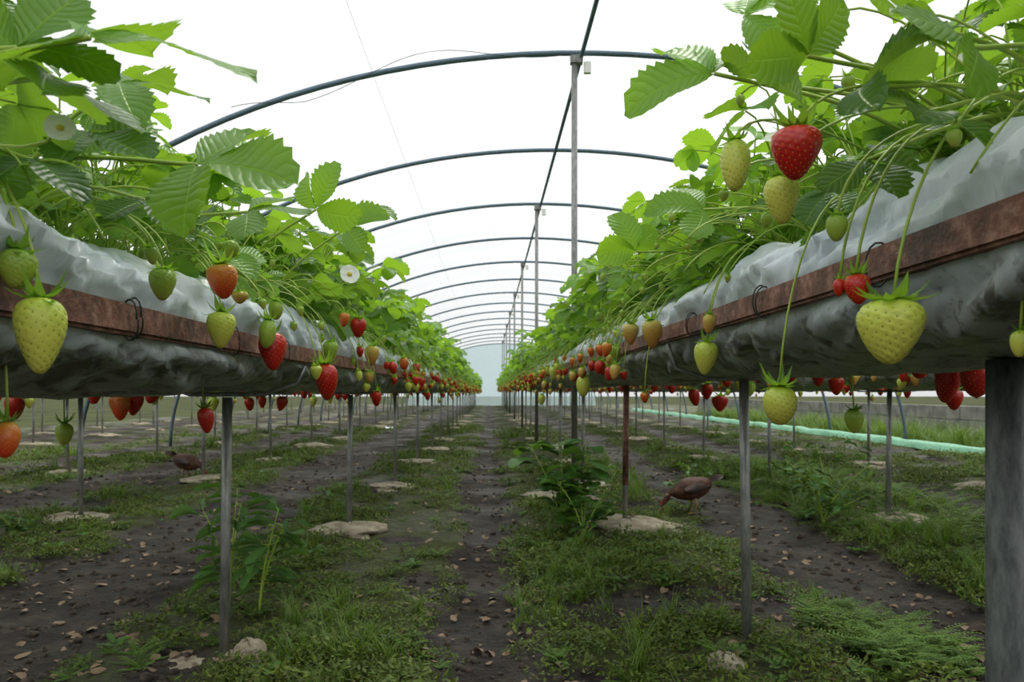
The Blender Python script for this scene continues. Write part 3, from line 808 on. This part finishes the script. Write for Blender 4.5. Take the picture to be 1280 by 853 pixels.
C_deb=make_coll('ground_debris',[clod(3),clod(5),clod(8),deadleaf(1),deadleaf(2),deadleaf(3)])
items=[]
for k in range(7000):
    yy=1.8+rn.random()**1.6*8; hw=.68*yy+.3; x=rn.uniform(-hw,hw); m=pathmask(x,yy)
    leafy=rn.random()<.28
    if not leafy and m<.4: continue
    items.append(((x,yy,gz(x,yy)+(.006 if leafy else .0)),(rn.uniform(-.3,.3),rn.uniform(-.3,.3),rn.uniform(0,6.28)),rn.uniform(.2,.85) if leafy else rn.uniform(.25,1.3),rn.randrange(3,6) if leafy else rn.randrange(0,3)))
instancer('fallen_leaves_and_clods',C_deb,items)
mb=MB()
def rock(x,y,s,sd,fl=.8): mound(mb,x,y,s,M_cem,fl,sd)
rock(-.635,2.10,.05,3,1.3); rock(-.80,2.12,.08,5,.2); rock(.60,2.05,.06,8,.6); rock(.45,5.2,.28,9,.2)
mb.obj('field_stones')
# ------------------------------------------------------------ tall weeds
def tallweed(name,x,y,H,ns,ls,seed,narrow=1.0,spread=.25):
    rn=random.Random(seed); mb=MB(); b0=Vector((x,y,gz(x,y)-.01))
    for k in range(ns):
        az=rn.uniform(0,6.28); o=Vector((math.cos(az),math.sin(az),0)); h=H*rn.uniform(.55,1)
        pts=bez(b0,b0+Vector((0,0,h*.4)),b0+o*spread*.5+Vector((0,0,h*.8)),b0+o*spread*rn.uniform(.5,1)+Vector((0,0,h)),10)
        tube(mb,pts,lambda t:.004-.0025*t,M_stem,5)
        for i in range(3,11):
            p=pts[i]
            for q in range(2):
                a2=rn.uniform(0,6.28); d=Vector((math.cos(a2),math.sin(a2),rn.uniform(-.2,.5)))
                L=ls*rn.uniform(.6,1.1)
                tube(mb,[p,p+d*L*.25],.0012,M_stem,4)
                mb.addT(rn.choice(LT),basis(p+d*L*.25,d,(rn.uniform(-.3,.3),rn.uniform(-.3,.3),1),L,narrow),M_bush,rn.random()*.8)
    mb.obj(name)
tallweed('broadleaf_weed',.36,4.0,.50,6,.12,1,1.0,.24)
tallweed('broadleaf_weed',.44,3.75,.28,5,.07,2,.9,.2)
tallweed('narrow_leaf_weed',-.83,2.55,.50,3,.12,3,.28,.10)
tallweed('narrow_leaf_weed',-.72,2.5,.38,3,.10,4,.35,.12)
tallweed('broadleaf_weed',1.75,4.2,.35,6,.07,5,.7,.3)
tallweed('broadleaf_weed',2.1,5.0,.42,7,.07,6,.6,.4)
tallweed('broadleaf_weed',-2.3,3.9,.14,4,.05,7,.8,.12)
tallweed('broadleaf_weed',1.3,5.2,.25,4,.07,8,.7,.15)
# ------------------------------------------------------------ hens
def hen(x,y,s,rotz,seed):
    M_f=simple('hen_feathers',(.040,.014,.007),.7,nscale=30,col2=(.12,.042,.018),bs=.5,bd=.004)
    M_fd=simple('hen_dark_feathers',(.02,.010,.007),.6,nscale=25,col2=(.07,.03,.018))
    M_c=simple('hen_comb',(.45,.03,.02),.5); M_l=simple('hen_leg',(.30,.21,.08),.5); M_e=simple('hen_eye',(.01,.01,.01),.1)
    E=empty('hen'); E.location=(x,y,gz(x,y)); E.rotation_euler=(0,0,rotz); E.scale=(s,)*3
    def loft(secs,mat,name,NA=16):
        mb=MB(); vs=[];fs=[]
        for (px,pz,ry,rz_,tl) in secs:
            for k in range(NA):
                th=2*math.pi*k/NA; u=rz_*math.sin(th); v=ry*math.cos(th)*(1-.12*math.sin(th))
                vs.append((px-u*math.sin(tl),v,pz+u*math.cos(tl)))
        for j in range(len(secs)-1):
            for k in range(NA): fs.append((j*NA+k,j*NA+(k+1)%NA,(j+1)*NA+(k+1)%NA,(j+1)*NA+k))
        fs+=[tuple(range(NA))[::-1],tuple((len(secs)-1)*NA+k for k in range(NA))]
        mb.add(vs,fs,mat); o=mb.obj(name,E); sb=o.modifiers.new('s','SUBSURF'); sb.levels=1; sb.render_levels=1; return o
    loft([(.17,.245,.012,.016,.5),(.14,.235,.05,.05,.4),(.08,.205,.082,.082,.2),(.0,.19,.095,.095,0),(-.07,.19,.085,.088,-.2),(-.12,.195,.062,.07,-.4),
          (-.155,.185,.042,.048,-.9),(-.185,.150,.030,.034,-1.3),(-.20,.115,.024,.026,-1.5),(-.213,.085,.022,.024,-1.4),(-.23,.065,.018,.019,-1.0),(-.243,.055,.008,.008,-1.0)],M_f,'body')
    loft([(-.236,.060,.009,.008,-.9),(-.252,.044,.005,.005,-.9),(-.262,.032,.001,.001,-.9)],M_l,'beak',8)
    mb=MB()
    pr=[(-.195,.118),(-.212,.125),(-.222,.108),(-.236,.110),(-.240,.092),(-.252,.090),(-.245,.072),(-.225,.075)]
    for sgn in (-1,1): mb.add([(a,sgn*.003,b) for a,b in pr],[tuple(range(8)) if sgn<0 else tuple(range(8))[::-1]],M_c)
    tube(mb,[(-.225,.006,.052),(-.222,.008,.035),(-.22,.006,.028)],.006,M_c,6); mb.obj('comb_and_wattle',E)
    mb=MB()
    for sgn in (-1,1):
        vs=[];fs=[]
        for i in range(8):
            t=i/7
            for k in range(7):
                q=k/6-.5
                z=.2+.035*t-.02+q*.11*math.sin(math.pi*min(1,t*.8+.15)); xx=-.085+.22*t
                vs.append((xx,sgn*(.104*math.cos(q*1.9)*(1-.45*t*t)+.004+.004*math.sin(k*2+i)),z))
        for i in range(7):
            for k in range(6): fs.append((i*7+k,i*7+k+1,i*7+k+8,i*7+k+7))
        mb.add(vs,fs,M_fd)
    mb.obj('wings',E)
    mb=MB()
    for k in range(9):
        q=(k-4)/4; d=Vector((.9,q*.35,.62-.15*abs(q)))
        mb.addT(leaflet(5,.3,False,.15,.3,8),basis((.13,q*.018,.245),d,(-.6,q*.8,.6),.13),M_fd)
    mb.obj('tail',E)
    mb=MB()
    for sgn in (-1,1):
        tube(mb,[(.01,sgn*.045,.13),(.03,sgn*.045,.075),(.0,sgn*.045,.012)],lambda t:.016*(1-t)+.006*t,M_l,8)
        for a in (-.5,0,.5,math.pi):
            L=.05 if a!=math.pi else .025
            tube(mb,[(0,sgn*.045,.012),(-math.cos(a)*L*.6,sgn*.045+math.sin(a)*L*.6,.010),(-math.cos(a)*L,sgn*.045+math.sin(a)*L,.003)],lambda t:.005*(1-.6*t),M_l,6)
    mb.obj('legs',E)
    mb=MB()
    for sgn in (-1,1): tube(mb,[(-.222,sgn*.018,.083),(-.222,sgn*.0225,.083)],.004,M_e,8)
    mb.obj('eyes',E)
hen(1.17,4.65,.75,.15,1); hen(-2.42,6.4,.75,math.pi-.3,2)
mb=MB(); vs=[];fs=[]
for i in range(6):
    for k in range(6):
        vs.append((-2.35+i*.03+.01*R(-1,1)+.5,14.0+k*.04,.04+.05*noise.noise(Vector((i*.9,k*.9,0)))+.03))
for i in range(5):
    for k in range(5): fs.append((i*6+k,i*6+k+1,i*6+k+7,i*6+k+6))
mb.add(vs,fs,simple('white_plastic',(.8,.82,.85),.4)); mb.obj('plastic_scrap')
# ------------------------------------------------------------ light : overcast sky, brighter toward the zenith
w=bpy.data.worlds.new('overcast'); bpy.context.scene.world=w; w.use_nodes=True
nt=w.node_tree; bg=nt.nodes['Background']
tc=nt.nodes.new('ShaderNodeTexCoord'); nn=nt.nodes.new('ShaderNodeTexNoise'); nn.inputs['Scale'].default_value=1.5; nn.inputs['Detail'].default_value=3
nt.links.new(tc.outputs['Generated'],nn.inputs['Vector'])
c=ramp(nt,nn.outputs['Fac'],[(.3,(.93,.95,.96)),(.7,(1,1,.99))]); nt.links.new(c,bg.inputs['Color'])
sx_=nt.nodes.new('ShaderNodeSeparateXYZ'); nt.links.new(tc.outputs['Generated'],sx_.inputs[0])
st=math_(nt,'MULTIPLY_ADD',math_(nt,'MAXIMUM',sx_.outputs[2],0.0),1.1,.80)
nt.links.new(st,bg.inputs['Strength'])
sun=bpy.data.lights.new('sun','SUN'); sun.energy=2.4; sun.angle=math.radians(16); sun.color=(1,.97,.90)
so=bpy.data.objects.new('sun',sun); SC.objects.link(so); so.rotation_euler=(math.radians(-30),math.radians(12),0)
# ------------------------------------------------------------ camera
cam=bpy.data.cameras.new('camera'); co=bpy.data.objects.new('camera',cam); SC.objects.link(co)
cam.sensor_width=36; cam.lens=F/1280*36; cam.clip_start=.05; cam.clip_end=300
co.location=(0,0,CAMZ); co.rotation_euler=(math.pi/2,0,0)
cam.shift_x=(640-VX)/1280; cam.shift_y=(VY-426.5)/1280
cam.dof.use_dof=True; cam.dof.focus_distance=1.5; cam.dof.aperture_fstop=11
bpy.context.scene.camera=co
vs_=bpy.context.scene.view_settings; vs_.view_transform='Standard'; vs_.look='None'
